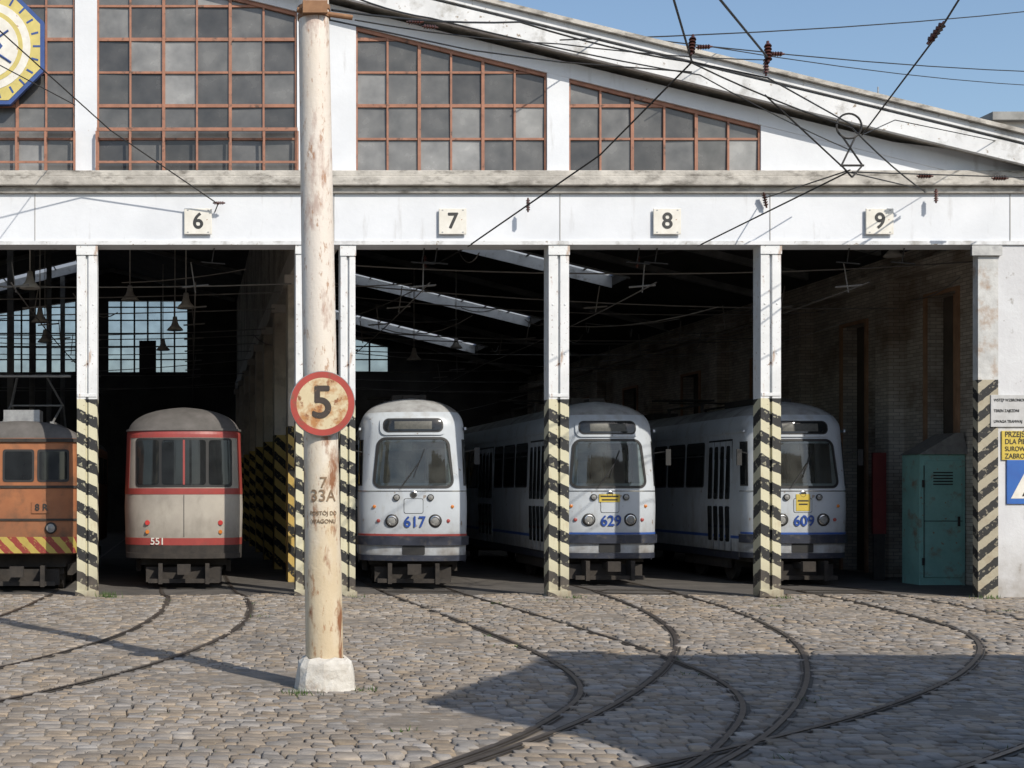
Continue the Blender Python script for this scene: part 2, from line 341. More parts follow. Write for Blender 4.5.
for (a,b,nc) in [(-99,75,6),(97,297,6),(356,547,6),(569,761,6),(-321,-121,6),(-571,-380,6),(-785,-593,6)]:
    x0,x1=fx(a),fx(b); z0=7.735; w=(x1-x0)/nc
    tl=lambda x:T(x)-.9
    for i in range(nc+1):
        x=x0+i*w; th=.035 if i in(0,nc) else (.028 if (i%2==0) else .018)
        xa=max(x0,x-th); xb=min(x1,x+th)
        bars.slope(xa,xb,25.03,25.11,lambda x:z0,tl)
    r=0
    while z0+r*RH<12.3:
        z=z0+r*RH; th=.03 if r%2==0 else .02
        dx=(12.92-.9-z)/.245
        lo=max(x0,XA-dx); hi=min(x1,XA+dx)
        if hi-lo>.05: bars.box(lo,hi,25.045,25.095,z-(th if r else 0),z+th)
        for i in range(nc):
            pl=[(x0+i*w,z),(x0+(i+1)*w,z),(x0+(i+1)*w,z+RH),(x0+i*w,z+RH)]
            pl=clip(pl,lambda X,Z:12.02-.245*(X-XA)-Z); pl=clip(pl,lambda X,Z:12.02+.245*(X-XA)-Z) if pl else pl
            if len(pl)>=3:
                tx=wr.uniform(-.03,.03);tz=wr.uniform(-.03,.03);cx=x0+(i+.5)*w;cz=z+RH/2
                panes.poly([(X,25.075+(X-cx)*tx+(Z-cz)*tz,Z) for X,Z in pl])
        r+=1
    if x0<XA<x1:
        bars.slope(x0,XA,25.028,25.112,lambda x:tl(x)-.07,lambda x:tl(x)-.002); bars.slope(XA,x1,25.028,25.112,lambda x:tl(x)-.07,lambda x:tl(x)-.002)
    else: bars.slope(x0,x1,25.028,25.112,lambda x:tl(x)-.07,lambda x:tl(x)-.002)
panes.done('window_panes',m_pane,dep); bars.done('window_bars',m_winframe,dep)
rl=MB()
for a,b in((-99,75),(97,297)):
    x0,x1=fx(a),fx(b)
    rl.box(x0,x1,24.86,24.90,8.44,8.50); rl.box(x0,x1,24.87,24.89,7.86,7.90)
    n=6
    for i in range(n+1):
        x=x0+(x1-x0)*i/n; rl.box(x-.02,x+.02,24.865,24.895,7.73,8.44)
rl.done('gallery_railing',m_winframe,dep)
pi_=0
for px,w in((87,.37),(304,.3),(348,.27),(559,.37),(771,.37),(-125,.37),(-337,.37),(-549,.37),(-761,.37)):
    x=fx(px); h=w/2; b=MB(); pi_+=1
    b.box(-h,-.025,0,.34,-.03,6.40); b.box(.025,h,0,.34,-.03,6.40); b.box(-.025,.025,.05,.3,-.03,6.40)
    b.box(-h+.01,h-.01,-.012,-.001,3.62,3.68); b.box(-h-.01,h+.01,-.02,-.001,6.2,6.39); b.box(-h-.03,h+.03,-.04,-.001,-.03,.10)
    # knocks and dents: small plates / bolts
    for zz in (1.1,2.4,4.4,5.3):
        for sx in(-1,1): b.box(sx*h*.6-.015,sx*h*.6+.015,-.010,-.001,zz-.015,zz+.015)
    o=b.done('portal_post',m_post,dep,bevel=.008); o.location=(x,25.005,.017*(pi_%3)); 
x=fx(975)
m_rpier=lowgrime(M('pier_render',(.62,.63,.64),(.52,.52,.53),scale=1.1,rough=.85,bump=.3,bscale=14,c3=(.3,.28,.25),s3=1.2,st3=(1,1,.6),t3=(.56,.75),c4=(.22,.2,.17),s4=4,t4=(.62,.7)),0,1.2,(.2,.17,.13),.7)
MB().box(fx(998),XR,25.0,25.62,-.03,6.4).done('end_pier',m_rpier,dep)
m_jamb=stripes(M('jamb_paint',(.6,.6,.58),(.4,.4,.39),scale=2.5,rough=.7,bump=.3,bscale=20,c3=(.3,.2,.13),s3=3,t3=(.5,.7)),zmax=3.95,kx=-.8,c_light=(.5,.45,.34),period=.36)
b=MB(); b.box(x+.05,fx(998)-.002,24.99,25.16,-.03,6.4); b.done('end_jamb',m_jamb,dep)
MB().box(fx(970),fx(1000),24.93,24.988,6.2,6.38).done('jamb_cap',m_galv,dep)
MB().box(XL,fx(-960),25.0,25.62,-.03,6.4).done('end_pier_far',m_rpier,dep)
def wallx(x0,x1,ops,y0,y1,ztop,name,mat,z0=-.03):
    b=MB(); ys=[y0]
    for (a,c_,za,zb) in ops:
        b.box(x0,x1,ys[-1],a,z0,ztop)
        if za>z0+.01: b.box(x0,x1,a,c_,z0,za)
        b.box(x0,x1,a,c_,zb,ztop); ys.append(c_)
    b.box(x0,x1,ys[-1],y1,z0,ztop); return b.done(name,mat,dep)
ops=[(28.55,29.75,0.0,6.1),(32.4,33.6,0.0,5.9),(37.5,39,2.2,5.6),(43,44.5,2.2,5.6),(49,50.5,2.2,5.6),(55,56.5,2.2,5.6)]
wallx(15.95,16.3,ops,25.62,65,7.25,'side_wall_inner',m_inwall)
MB().box(16.32,16.9,25.63,65,-.03,7.2).done('side_wall_outer',M('outer_render_dark',(.12,.095,.075),(.06,.05,.04),scale=1.2,rough=.9),dep)
fr=MB()
for (a,c_,za,zb) in ops:
    fr.box(15.9,15.948,a-.08,a+.02,za,zb+.08); fr.box(15.9,15.948,c_-.02,c_+.08,za,zb+.08); fr.box(15.9,15.948,a+.021,c_-.021,zb,zb+.08)
    fr.box(16.2,16.25,(a+c_)/2-.04,(a+c_)/2+.04,za,zb)
fr.done('side_openings_frames',M('frame_brown',(.42,.25,.15),(.3,.17,.1),scale=4,rough=.8),dep)
pl=MB()
for yy in (31,35.5,41,47,53,59): pl.box(15.6,15.948,yy-.3,yy+.3,-.03,6.6)
pl.box(15.55,15.947,25.7,65,6.6,6.85)
pl.done('side_pilasters',m_inwall,dep)
MB().box(XL+.1,XL+.6,25.62,65,-.03,7.4).done('side_wall_far',m_inwall,dep)
b=MB()
for k in range(8):
    yy=29.5+k*4.7; b.box(2.08,2.85,yy-.35,yy+.35,-.03,6.3)
b.done('dividing_piers',m_pier,dep)
b=MB()
for k in range(8):
    yy=29.5+k*4.7; b.box(2.0,2.93,yy-.43,yy+.43,6.302,6.5)
b.box(2.12,2.8,25.5,64.9,6.502,7.0); b.done('pier_caps_beam',M('cap_plaster',(.6,.56,.5),(.45,.41,.36),scale=1.5,rough=.9),dep)
MB().slope(2.2,2.7,25.51,64.9,lambda x:7.002,off(-.62)).done('dividing_wall_upper',m_inwall,dep)
cs=MB()
for yy in range(38,64,6):
    for X in (-5.74,-9.6): cs.box(X-.1,X+.1,yy-.1,yy+.1,-.03,T(X)-.85)
cs.done('inner_columns',m_rafter,dep)
b=MB(); yb=65
segs=[(-24.4,-12.5),(-5.4,-3.9),(-.1,7.6),(9.4,16.9)]
b.box(-24.4,16.9,yb,yb+.4,-.03,7.0)
for a,c_ in segs:
    pts=[a]+([XA] if a<XA<c_ else [])+[c_]
    for p,q in zip(pts[:-1],pts[1:]): b.slope(p,q,yb,yb+.4,lambda x:7.0,lambda x:max(T(x)-.6,7.05))
for a,c_ in ((-12.5,-5.4),(-3.9,XA),(XA,-.1),(7.6,9.4)):
    b.slope(a,c_,yb,yb+.4,lambda x:min(10.9,T(x)-1.0),off(-.6))
    b.box(a,c_,yb,yb+.4,7.001,7.5)
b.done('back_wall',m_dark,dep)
b=MB(); gb_=MB()
for a,c_ in ((-12.5,-5.4),(-3.9,-.1),(7.6,9.4)):
    n=max(2,int((c_-a)/.62))
    for i in range(n+1):
        x=a+(c_-a)*i/n; b.box(x-.04,x+.04,yb+.1,yb+.16,7.5,11)
    for r in range(6): b.box(a,c_,yb+.11,yb+.15,7.5+r*.62-.03,7.5+r*.62+.03)
    gb_.poly([(a,yb+.13,7.5),(c_,yb+.13,7.5),(c_,yb+.13,11),(a,yb+.13,11)])
b.box(-2.4,-1.6,yb-.1,yb-.02,7.5,9.0)
b.done('back_window_bars',m_dark,dep); gb_.done('back_window_glass',m_farglass,dep)
rf=MB(); un=MB(); sk=MB(); sf=MB(); uk=MB()
def roofpart(a,b_,y0,y1):
    rf.slope(a,b_,y0,y1,off(-.2),off(-.09)); un.slope(a,b_,y0,y1,off(-.6),off(-.203))
def roofhalf(A,B,s0,s1,lights):
    yy=25.42
    for (a,b_) in lights:
        roofpart(A,B,yy,a); roofpart(A,s0,a,b_); roofpart(s1,B,a,b_); yy=b_
        sk.slope(s0,s1,a,b_,off(-.30),off(-.29))
        for q0,q1 in((a,a+.03),(b_-.03,b_)): uk.slope(s0,s1,q0,q1,off(-.66),off(-.31))
        for x in np.linspace(s0,s1,9): sf.slope(x-.02,x+.02,a+.031,b_-.031,off(-.34),off(-.302))
    roofpart(A,B,yy,65.4)
roofhalf(XA,XR,6.0,13.0,[(40.6,42.4),(50.4,52.6),(60.0,62.8)])
roofhalf(XL,XA,-14,-5,[(40.6,42.4),(50.4,52.6),(60.0,62.8)])
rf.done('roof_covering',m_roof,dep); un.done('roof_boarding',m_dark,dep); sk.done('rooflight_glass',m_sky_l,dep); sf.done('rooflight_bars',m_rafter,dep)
uk.done('rooflight_lining',M('lining_white',(.6,.62,.64),(.48,.5,.52),scale=2,rough=.8,c3=(.3,.3,.29),s3=3),dep)
ra=MB()
for yy in (28,31.7,35.4,38.6,46.2,56.2,64.2):
    for a,b_ in((XA,2.1),(2.9,15.9),(XL+.6,XA)): ra.slope(a,b_,yy-.07,yy+.07,off(-.78),off(-.605))
ra.done('rafters',m_rafter,dep)
iw=MB(); ir=random.Random(11)
for yy in np.arange(27,60,3.0):
    for (a,b_) in ((2.9,15.6),(-12,2.0)):
        iw_pts=sag((a,yy,6.3+ir.uniform(-.2,.4)),(b_,yy+ir.uniform(-.6,.6),6.2+ir.uniform(-.3,.3)),ir.uniform(.1,.35)); tube(iw,iw_pts,.014)
for X in (XT['5'],.1,4.4,8.55,12.45):
    tube(iw,sag((X,25.2,5.75),(X,40,5.6),.08),.013); tube(iw,sag((X,40,5.6),(X,64,5.6),.12),.013)
    for yy in np.arange(26,50,3.0):
        iw.cyl((X,yy,5.68),(X+ir.uniform(-.1,.1),yy,6.25),.012,n=5); iw.cyl((X-.25,yy,5.78),(X+.25,yy,5.82),.018,n=5)
for i in range(36):
    x=ir.uniform(-9,15); y_=ir.uniform(26,36); z=ir.uniform(5.6,6.5)
    tube(iw,sag((x,y_,z),(x+ir.uniform(-3,3),y_+ir.uniform(0,6),z+ir.uniform(-.3,.6)),ir.uniform(.05,.3),6),.012)
iw.done('inner_overhead_wires',M('weathered_span_wire',(.22,.21,.2),(.14,.13,.12),rough=.6),dep)
lam=M('lamp_enamel',(.5,.48,.44),(.34,.32,.3),scale=8,rough=.5)
lb=MB(); 
for (px,py,d) in [(414,360,38),(456,348,44),(30,288,27),(40,322,32),(45,342,37),(175,330,34),(163,350,40),(894,256,28),(186,308,30),(130,300,31)]:
    p=P3(px,py,d); lb.lathe(p,[(.0,.34),(.05,.33),(.07,.2),(.1,.12),(.21,0),(.2,-.01),(.0,.06)],14); lb.cyl((p[0],p[1],p[2]+.3),(p[0],p[1],min(T(p[0])-.7,p[2]+2.5)),.012,n=5)
lb.done('hanging_lamps',lam,dep,smooth=True)
for n,px in(('6',198),('7',452),('8',666),('9',878)):
    e=empty('bay_number_sign',(fx(px),24.93,fz(222))) ; MB().box(-.25,.25,0,.03,-.235,.235).done('plate',m_plate,e,bevel=.008)
    textat('numeral',n,.40,lambda a,b:(a,-.003,b-.005),m_ink,e,offset=.009)
    MB().box(-.2,-.17,-.004,0,.19,.21).box(.17,.2,-.004,0,.19,.21).box(-.2,-.17,-.004,0,-.21,-.19).box(.17,.2,-.004,0,-.21,-.19).done('screws',m_galv,e)
e=empty('octagonal_gable_sign',(fx(-12),24.8,fz(50)))
def octo(r,y0,y1,name,mat,n=8,rot=math.pi/8):
    vs=[(r*math.cos(rot+2*math.pi*i/n),y0,r*math.sin(rot+2*math.pi*i/n)) for i in range(n)]+[(r*math.cos(rot+2*math.pi*i/n),y1,r*math.sin(rot+2*math.pi*i/n)) for i in range(n)]
    return mesh(name,vs,[tuple(range(n)),tuple(range(n,2*n))[::-1]]+[(i,(i+1)%n,n+(i+1)%n,n+i) for i in range(n)],mat,e)
mblue=M('sign_blue',(.04,.09,.27),(.03,.06,.2),scale=4,rough=.4); myel=M('sign_yellow',(.60,.50,.16),(.48,.40,.13),scale=4,rough=.5)
octo(1.13,0,.12,'rim',mblue); octo(1.05,-.01,-.001,'field',myel); octo(.80,-.016,-.011,'ring',m_plate,40,0); octo(.66,-.021,-.017,'inner_ring',myel,40,0); octo(.58,-.026,-.022,'centre',m_plate,40,0)
b=MB()
for i in range(24):
    a=2*math.pi*i/24; c0,s0=math.cos(a),math.sin(a); r0,r1=(.84,.97)
    w=.018; b.poly([(c0*r0-s0*w,-.014,s0*r0+c0*w),(c0*r0+s0*w,-.014,s0*r0-c0*w),(c0*r1+s0*w,-.014,s0*r1-c0*w),(c0*r1-s0*w,-.014,s0*r1+c0*w)])
b.poly([(.3,-.029,0),(0,-.029,.36),(-.3,-.029,0),(0,-.029,-.36)])
b.cyl((0,-.03,0),(.45,-.03,-.3),.02,n=6).cyl((0,-.03,0),(.4,-.03,.28),.02,n=6)
b.done('stand_in_mark',mblue,e)

# ================================================================== POLE with sign 5
yp=13.6; sp=F/yp
pe=empty('tram_wire_pole')
m_pole=M('pole_paint',(.64,.54,.38),(.54,.43,.28),scale=1.6,rough=.6,bump=.25,bscale=30,st=(1,1,.5),c3=(.68,.63,.54),s3=1.1,st3=(1,1,.35),t3=(.44,.62),c4=(.25,.11,.05),s4=3.4,t4=(.55,.64),st4=(1.5,1.5,.55))
def polegrad(nt,src):
    N=nt.nodes;L=nt.links; tc=N.new('ShaderNodeTexCoord'); sp_=N.new('ShaderNodeSeparateXYZ'); L.new(tc.outputs['Object'],sp_.inputs[0])
    mr=N.new('ShaderNodeMapRange'); mr.inputs[1].default_value=2.0; mr.inputs[2].default_value=4.2; mr.inputs[3].default_value=0; mr.inputs[4].default_value=.5; L.new(sp_.outputs[2],mr.inputs[0])
    mx=N.new('ShaderNodeMixRGB'); L.new(mr.outputs[0],mx.inputs[0]); L.new(src,mx.inputs[1]); mx.inputs[2].default_value=(.72,.65,.60,1)
    # fine rust specks and runs
    mp=N.new('ShaderNodeMapping'); mp.inputs['Scale'].default_value=(3,3,.8); L.new(tc.outputs['Object'],mp.inputs[0])
    n=N.new('ShaderNodeTexNoise'); n.inputs['Scale'].default_value=7; n.inputs['Detail'].default_value=9; n.inputs['Roughness'].default_value=.7; L.new(mp.outputs[0],n.inputs[0])
    r=N.new('ShaderNodeMapRange'); r.inputs[1].default_value=.57; r.inputs[2].default_value=.63; r.inputs[3].default_value=0; r.inputs[4].default_value=.75; L.new(n.outputs[0],r.inputs[0])
    m2=N.new('ShaderNodeMixRGB'); L.new(r.outputs[0],m2.inputs[0]); L.new(mx.outputs[0],m2.inputs[1]); m2.inputs[2].default_value=(.34,.17,.08,1)
    return m2.outputs[0]
hook_base(m_pole,polegrad)
def pole_c(z): t=z/6.8; return (1.335+(1.222-1.335)*t, yp)
b=MB(); n=28
def pr(z): return .182-.031*z/6.8
zs=list(np.linspace(.2,9.0,60))
for z in zs:
    cx,cy=pole_c(z); r=pr(z)+(.006 if z<1.25 else 0)
    for i in range(n): t=2*math.pi*i/n; b.v.append((cx+r*math.cos(t),cy+r*math.sin(t),z))
for a in range(len(zs)-1):
    for i in range(n): j=(i+1)%n; b.f.append((a*n+i,a*n+j,(a+1)*n+j,(a+1)*n+i))
b.f.append(tuple((len(zs)-1)*n+i for i in range(n)))
b.done('shaft',m_pole,pe,smooth=True)
b=MB()
for z in (6.62,6.7,2.98,2.58):
    cx,cy=pole_c(z); r=pr(z); b.lathe((cx,cy,z),[(r,-.025),(r+.012,-.02),(r+.012,.02),(r,.025)],24)
b.box(1.1,1.34,yp-.2,yp-.14,6.6,6.72); b.cyl((1.05,yp-.1,6.66),(1.6,yp-.05,6.60),.025)
b.done('collars',M('rusty_band',(.3,.16,.08),(.2,.1,.05),scale=8,rough=.8),pe)
b=MB(); R=random.Random(2)
k=len(b.v); n=22
for (r,z) in ((.31,-.05),(.292,.02),(.283,.11),(.275,.2),(.262,.25),(.225,.285),(.185,.30)):
    for i in range(n):
        t=2*math.pi*i/n; rr=r/max(abs(math.cos(t))**.5,abs(math.sin(t))**.5,.9)*(1+R.uniform(-.03,.03)); b.v.append((1.335+rr*math.cos(t),yp+rr*math.sin(t),z+R.uniform(-.014,.014)))
for a in range(6):
    for i in range(n): j=(i+1)%n; b.f.append((a*n+i,a*n+j,(a+1)*n+j,(a+1)*n+i))
b.done('concrete_base',M('base_whitewash',(.64,.62,.57),(.46,.43,.38),scale=6,rough=.9,bump=.8,bscale=16,c3=(.28,.2,.14),s3=5,t3=(.52,.68)),pe,smooth=False)
def wrap(z0,xs=0):
    def f(a,b_):
        z=z0+b_; cx,cy=pole_c(z); r=pr(z)+.004+(.006 if z<1.25 else 0); th=(a+xs)/r
        return (cx+r*math.sin(th),cy-r*math.cos(th),z)
    return f
m_sten=M('stencil_brown',(.16,.1,.06),(.28,.2,.12),scale=14,rough=.7)
zt=lambda py:EYE+(490-py)/sp
textat('stencil_7','7',.15,wrap(zt(483)),m_sten,pe,offset=.002)
textat('stencil_33','33A',.16,wrap(zt(496)),m_sten,pe,offset=.002)
textat('stencil_a','POSTÓJ DO',.055,wrap(zt(513)),m_sten,pe,offset=.001)
textat('stencil_b','WAGONU',.055,wrap(zt(521)),m_sten,pe,offset=.001)
se=empty('speed_limit_sign',(pole_c(2.79)[0],yp-.215,EYE+85/sp))
msr=M('sign_red_rusty',(.42,.06,.045),(.33,.05,.035),scale=6,rough=.5,c3=(.2,.09,.05),s3=9,t3=(.56,.68))
msw=M('sign_white_rusty',(.66,.57,.38),(.58,.48,.3),scale=6,rough=.5,c3=(.42,.2,.07),s3=5,t3=(.47,.6),c4=(.25,.1,.04),s4=12,t4=(.56,.64))
MB().lathe((0,0,0),[(0,.02),(.315,.02),(.32,.01),(.315,0),(0,0)],48,'Y').done('disc_back',m_galv,se)
MB().lathe((0,0,0),[(.312,-.003),(.252,-.003)],48,'Y').done('red_ring',msr,se)
MB().lathe((0,0,0),[(.252,-.0031),(0.0001,-.0031)],48,'Y').done('face',msw,se)
textat('numeral','5',.44,lambda a,b:(a-.005,-.006,b),M('worn_black',(.03,.025,.02),(.06,.04,.03),scale=10,rough=.6,c3=(.35,.2,.1),s3=12,t3=(.6,.66)),se,offset=.008)
MB().box(-.02,.02,.021,.1,-.2,.2).done('bracket',m_galv,se)

# ================================================================== TRAMS
def superfront(cfg):
    Wd,zs,zt_,p,L,rake=cfg['W'],cfg['zs'],cfg['zt'],cfg['p'],cfg['L'],cfg['rake']
    def w(z):
        if z<=zs: return Wd*(1-.03*max(0,(1.6-z))/1.3) if z<1.6 else Wd*(1-cfg.get('tum',.02)*(z-1.6)/(zs-1.6))
        u=min(.995,(z-zs)/(zt_-zs)); return Wd*(1-cfg.get('tum',.02))*(1-u**2.3)**(1/2.3)
    def yf(z):
        y=rake*max(0,z-1.95)+.03*max(0,1.2-z)
        if z>zs: u=min(.995,(z-zs)/(zt_-zs)); y+=cfg['ry']*(1-(1-u**2)**.5)
        return y
    def pt(t,z):
        s=1 if t>=0 else -1; a=abs(t)*math.pi/2
        return Vector((s*w(z)*math.sin(a)**(2/p), yf(z)+L*(1-max(0,math.cos(a))**(2/p)), z))
    def t_of_x(x,z):
        s=1 if x>=0 else -1; q=min(1,abs(x)/w(z)); return s*math.asin(q**(p/2))/(math.pi/2)
    def nrm(t,z):
        e=.004
        ta=max(-.995,min(.995,t)); a=pt(ta+e,z)-pt(ta-e,z); b=pt(ta,z+e)-pt(ta,z-e); n=a.cross(b); n.normalize(); 
        return n if n.y<0 or abs(ta)>.9 else -n
    return w,yf,pt,t_of_x,nrm
def tram(cfg,name,loc,rz,length):
    w,yf,pt,tox,nrm=superfront(cfg); E=empty(name,loc,rz); zb=cfg['zb'];zs=cfg['zs'];zt_=cfg['zt']; L=cfg['L']
    hole=cfg.get('hole')
    zl=list(np.linspace(zb,zs,18))+[zs+(zt_-zs)*math.sin(u*math.pi/2)*.999 for u in np.linspace(.06,.97,14)]
    if hole: zl=sorted(set([round(z,4) for z in zl if min(abs(z-hole[0]),abs(z-hole[1]))>.03]+[hole[0],hole[1]]))
    ts=[ -1+2*i/40 for i in range(41)]
    b=MB(); nn=0
    for z in zl:
        front=[pt(t,z) for t in ts]
        back=[Vector((p.x,length-p.y,p.z)) for p in reversed(front)]
        row=front+back; nn=len(row); b.v+=[tuple(p) for p in row]
    for a in range(len(zl)-1):
        for i in range(nn):
            j=(i+1)%nn
            if hole and zl[a]>=hole[0]-1e-4 and zl[a+1]<=hole[1]+1e-4 and i<40 and j<=40:
                tm=(ts[i]+ts[j])/2; x_=abs(pt(tm,(zl[a]+zl[a+1])/2).x)
                if x_<hole[2]: continue
            b.f.append((a*nn+i,a*nn+j,(a+1)*nn+j,(a+1)*nn+i))
    k=(len(zl)-1)*nn; b.f.append(tuple(k+i for i in range(nn))); b.f.append(tuple(range(nn))[::-1])
    o=b.done('body',[cfg['body'],cfg['roof']],E,smooth=True)
    zr=cfg.get('zroof',zs+.12)
    for pl_ in o.data.polygons:
        if pl_.center.z>zr: pl_.material_index=1
    def patch(nm,x0,x1,z0,z1,off_,mat,r=0,x0b=None,x1b=None,nz=14,nx=20,tt=False,ring=0):
        x0b=x0 if x0b is None else x0b; x1b=x1 if x1b is None else x1b
        def grid(x0,x1,x0b,x1b,z0,z1,r):
            zz=[]
            for i in range(nz+1):
                u=i/nz; zz.append(z0+(z1-z0)*(.5-.5*math.cos(math.pi*u)) if r else z0+(z1-z0)*u)
            rows=[]
            for z in zz:
                u=(z-z0)/(z1-z0); a=x0b+(x0-x0b)*u; c_=x1b+(x1-x1b)*u; dz=min(z-z0,z1-z); ins=0
                if r and dz<r: ins=r-math.sqrt(max(0,r*r-(r-dz)**2))
                if tt: ta,tc_=a+ins,c_-ins
                else: ta,tc_=tox(a+ins,z),tox(c_-ins,z)
                row=[]
                for j in range(nx+1):
                    t=ta+(tc_-ta)*j/nx; p=pt(t,z); n_=nrm(t,z); row.append((p-n_*.01,p+n_*off_))
                rows.append(row)
            return rows
        rows=grid(x0,x1,x0b,x1b,z0,z1,r); m=nx+1; b=MB()
        per=[(0,j) for j in range(m)]+[(i,nx) for i in range(1,nz+1)]+[(nz,j) for j in range(nx-1,-1,-1)]+[(i,0) for i in range(nz-1,0,-1)]
        if ring:
            rr=max(.02,r-ring); rin=grid(x0+ring,x1-ring,x0b+ring,x1b-ring,z0+ring,z1-ring,rr)
            n_=len(per)
            for (i,j) in per: b.v.append(tuple(rows[i][j][0]))
            for (i,j) in per: b.v.append(tuple(rows[i][j][1]))
            for (i,j) in per: b.v.append(tuple(rin[i][j][1]))
            for (i,j) in per: b.v.append(tuple(rin[i][j][0]-(rin[i][j][1]-rin[i][j][0])*1.5))
            for L_ in range(3):
                for q in range(n_):
                    q2=(q+1)%n_; b.f.append((L_*n_+q,L_*n_+q2,(L_+1)*n_+q2,(L_+1)*n_+q))
            return b.done(nm,mat,E)
        for row in rows:
            for p,q in row: b.v.append(tuple(q))
        for a in range(len(rows)-1):
            for j in range(nx): b.f.append((a*m+j,a*m+j+1,(a+1)*m+j+1,(a+1)*m+j))
        if off_>0:
            s=len(b.v)
            for (i,j) in per: b.v.append(tuple(rows[i][j][0]))
            for q in range(len(per)):
                q2=(q+1)%len(per); b.f.append((per[q][0]*m+per[q][1],per[q2][0]*m+per[q2][1],s+q2,s+q))
        return b.done(nm,mat,E,smooth=(off_<=0))
    def side(nm,sg,y0,y1,z0,z1,off_,mat,r=.0):
        b=MB(); o1=off_; pts=[]
        if r:
            for (cy,cz,a0) in ((y1-r,z0+r,-90),(y1-r,z1-r,0),(y0+r,z1-r,90),(y0+r,z0+r,180)):
                for q in range(5):
                    a=math.radians(a0+q*22.5); pts.append((cy+r*math.cos(a),cz+r*math.sin(a)))
        else: pts=[(y0,z0),(y1,z0),(y1,z1),(y0,z1)]
        n=len(pts)
        for y_,z_ in pts: b.v.append((sg*(w(z_)+o1),y_,z_))
        for y_,z_ in pts: b.v.append((sg*(w(z_)-.01),y_,z_))
        b.f.append(tuple(range(n))); b.f+=[(i,(i+1)%n,n+(i+1)%n,n+i) for i in range(n)]
        return b.done(nm,mat,E)
    def disc(nm,x,z,r,mat,y_out=.03,prof=None):
        t=tox(x,z); p=pt(t,z); b=MB(); prof=prof or [(r,.06),(r,-y_out),(r*.9,-y_out-.012),(r*.0001,-y_out-.012)]
        return b.lathe((x,p.y,z),prof,24,'Y').done(nm,mat,E,smooth=False)
    u=MB(); 
    for yb_ in (length*.2,length*.8):
        u.box(-.8,.8,yb_-1.3,yb_+1.3,.3,.62)
        for dy in (-.9,.9):
            for sx in (-.72,.72): u.cyl((sx-.05,yb_+dy,.34),(sx+.05,yb_+dy,.34),.34,n=24)
        for sx in (-.92,.92): u.box(sx-.05,sx+.05,yb_-1.25,yb_+1.25,.28,.5)
    u.box(-.85,.85,.5,length-.5,.45,.72)
    u.box(-.75,.75,.28,.4,.12,.42); u.box(-.06,.06,-.22,.4,.34,.46); u.box(-.13,.13,-.3,-.2,.3,.5); u.box(-.5,-.42,-.05,.3,.1,.5); u.box(.42,.5,-.05,.3,.1,.5)
    u.box(-.7,.7,-.02,.06,.12,.2)
    u.done('running_gear',m_under,E)
    return E,patch,side,disc,pt,tox,w
m_under=M('underframe_grime',(.05,.042,.035),(.025,.022,.02),scale=5,rough=.9)
m_tw=M('tram_white',(.52,.56,.60),(.44,.475,.51),scale=1.3,rough=.38,c3=(.33,.32,.3),s3=2.0,st3=(1.5,1.5,.5),t3=(.52,.78),spec=.5,c4=(.22,.16,.11),s4=7,t4=(.64,.71))
lowgrime(m_tw,.55,1.5,(.15,.13,.11),.75,5)
m_troof=M('tram_roof_grey',(.40,.41,.41),(.28,.28,.28),scale=3,rough=.7,c3=(.16,.15,.14),s3=2,t3=(.46,.68))
m_rub=M('rubber_black',(.025,.025,.025),(.02,.02,.02),rough=.6)
m_chrome=M('lamp_chrome',(.5,.5,.5),(.4,.4,.4),rough=.25,metal=.9)
m_lens=M('lamp_lens',(.3,.3,.28),(.2,.2,.2),rough=.08,scale=20)
m_red=M('tram_red',(.34,.06,.05),(.26,.045,.04),scale=2,rough=.4,c3=(.2,.06,.05),s3=3,t3=(.58,.75))
m_navy=M('bumper_navy',(.035,.04,.06),(.02,.024,.035),scale=4,rough=.5,c3=(.1,.09,.08),s3=6,t3=(.55,.75))
m_blue=M('tram_blue_line',(.04,.1,.35),(.03,.08,.28),rough=.4)
m_orange=M('lamp_orange',(.6,.2,.03),(.5,.15,.02),rough=.3)
m_yelp=M('notice_yellow',(.6,.45,.07),(.5,.38,.06),rough=.6)
m_cab=M('cab_interior',(.26,.26,.24),(.17,.17,.15),scale=3,rough=.8); m_cabd=M('cab_interior_dark',(.08,.08,.07),(.05,.05,.05),scale=3,rough=.8)
m_blind=M('blind_dark',(.09,.09,.075),(.05,.05,.045),scale=20,rough=.5)
WC=dict(W=1.08,zs=3.18,zt=3.8,p=2.5,L=.55,rake=.12,ry=.75,zb=.55,body=m_tw,roof=m_troof,tum=.05,zroof=3.5,hole=(2.08,2.90,.64))
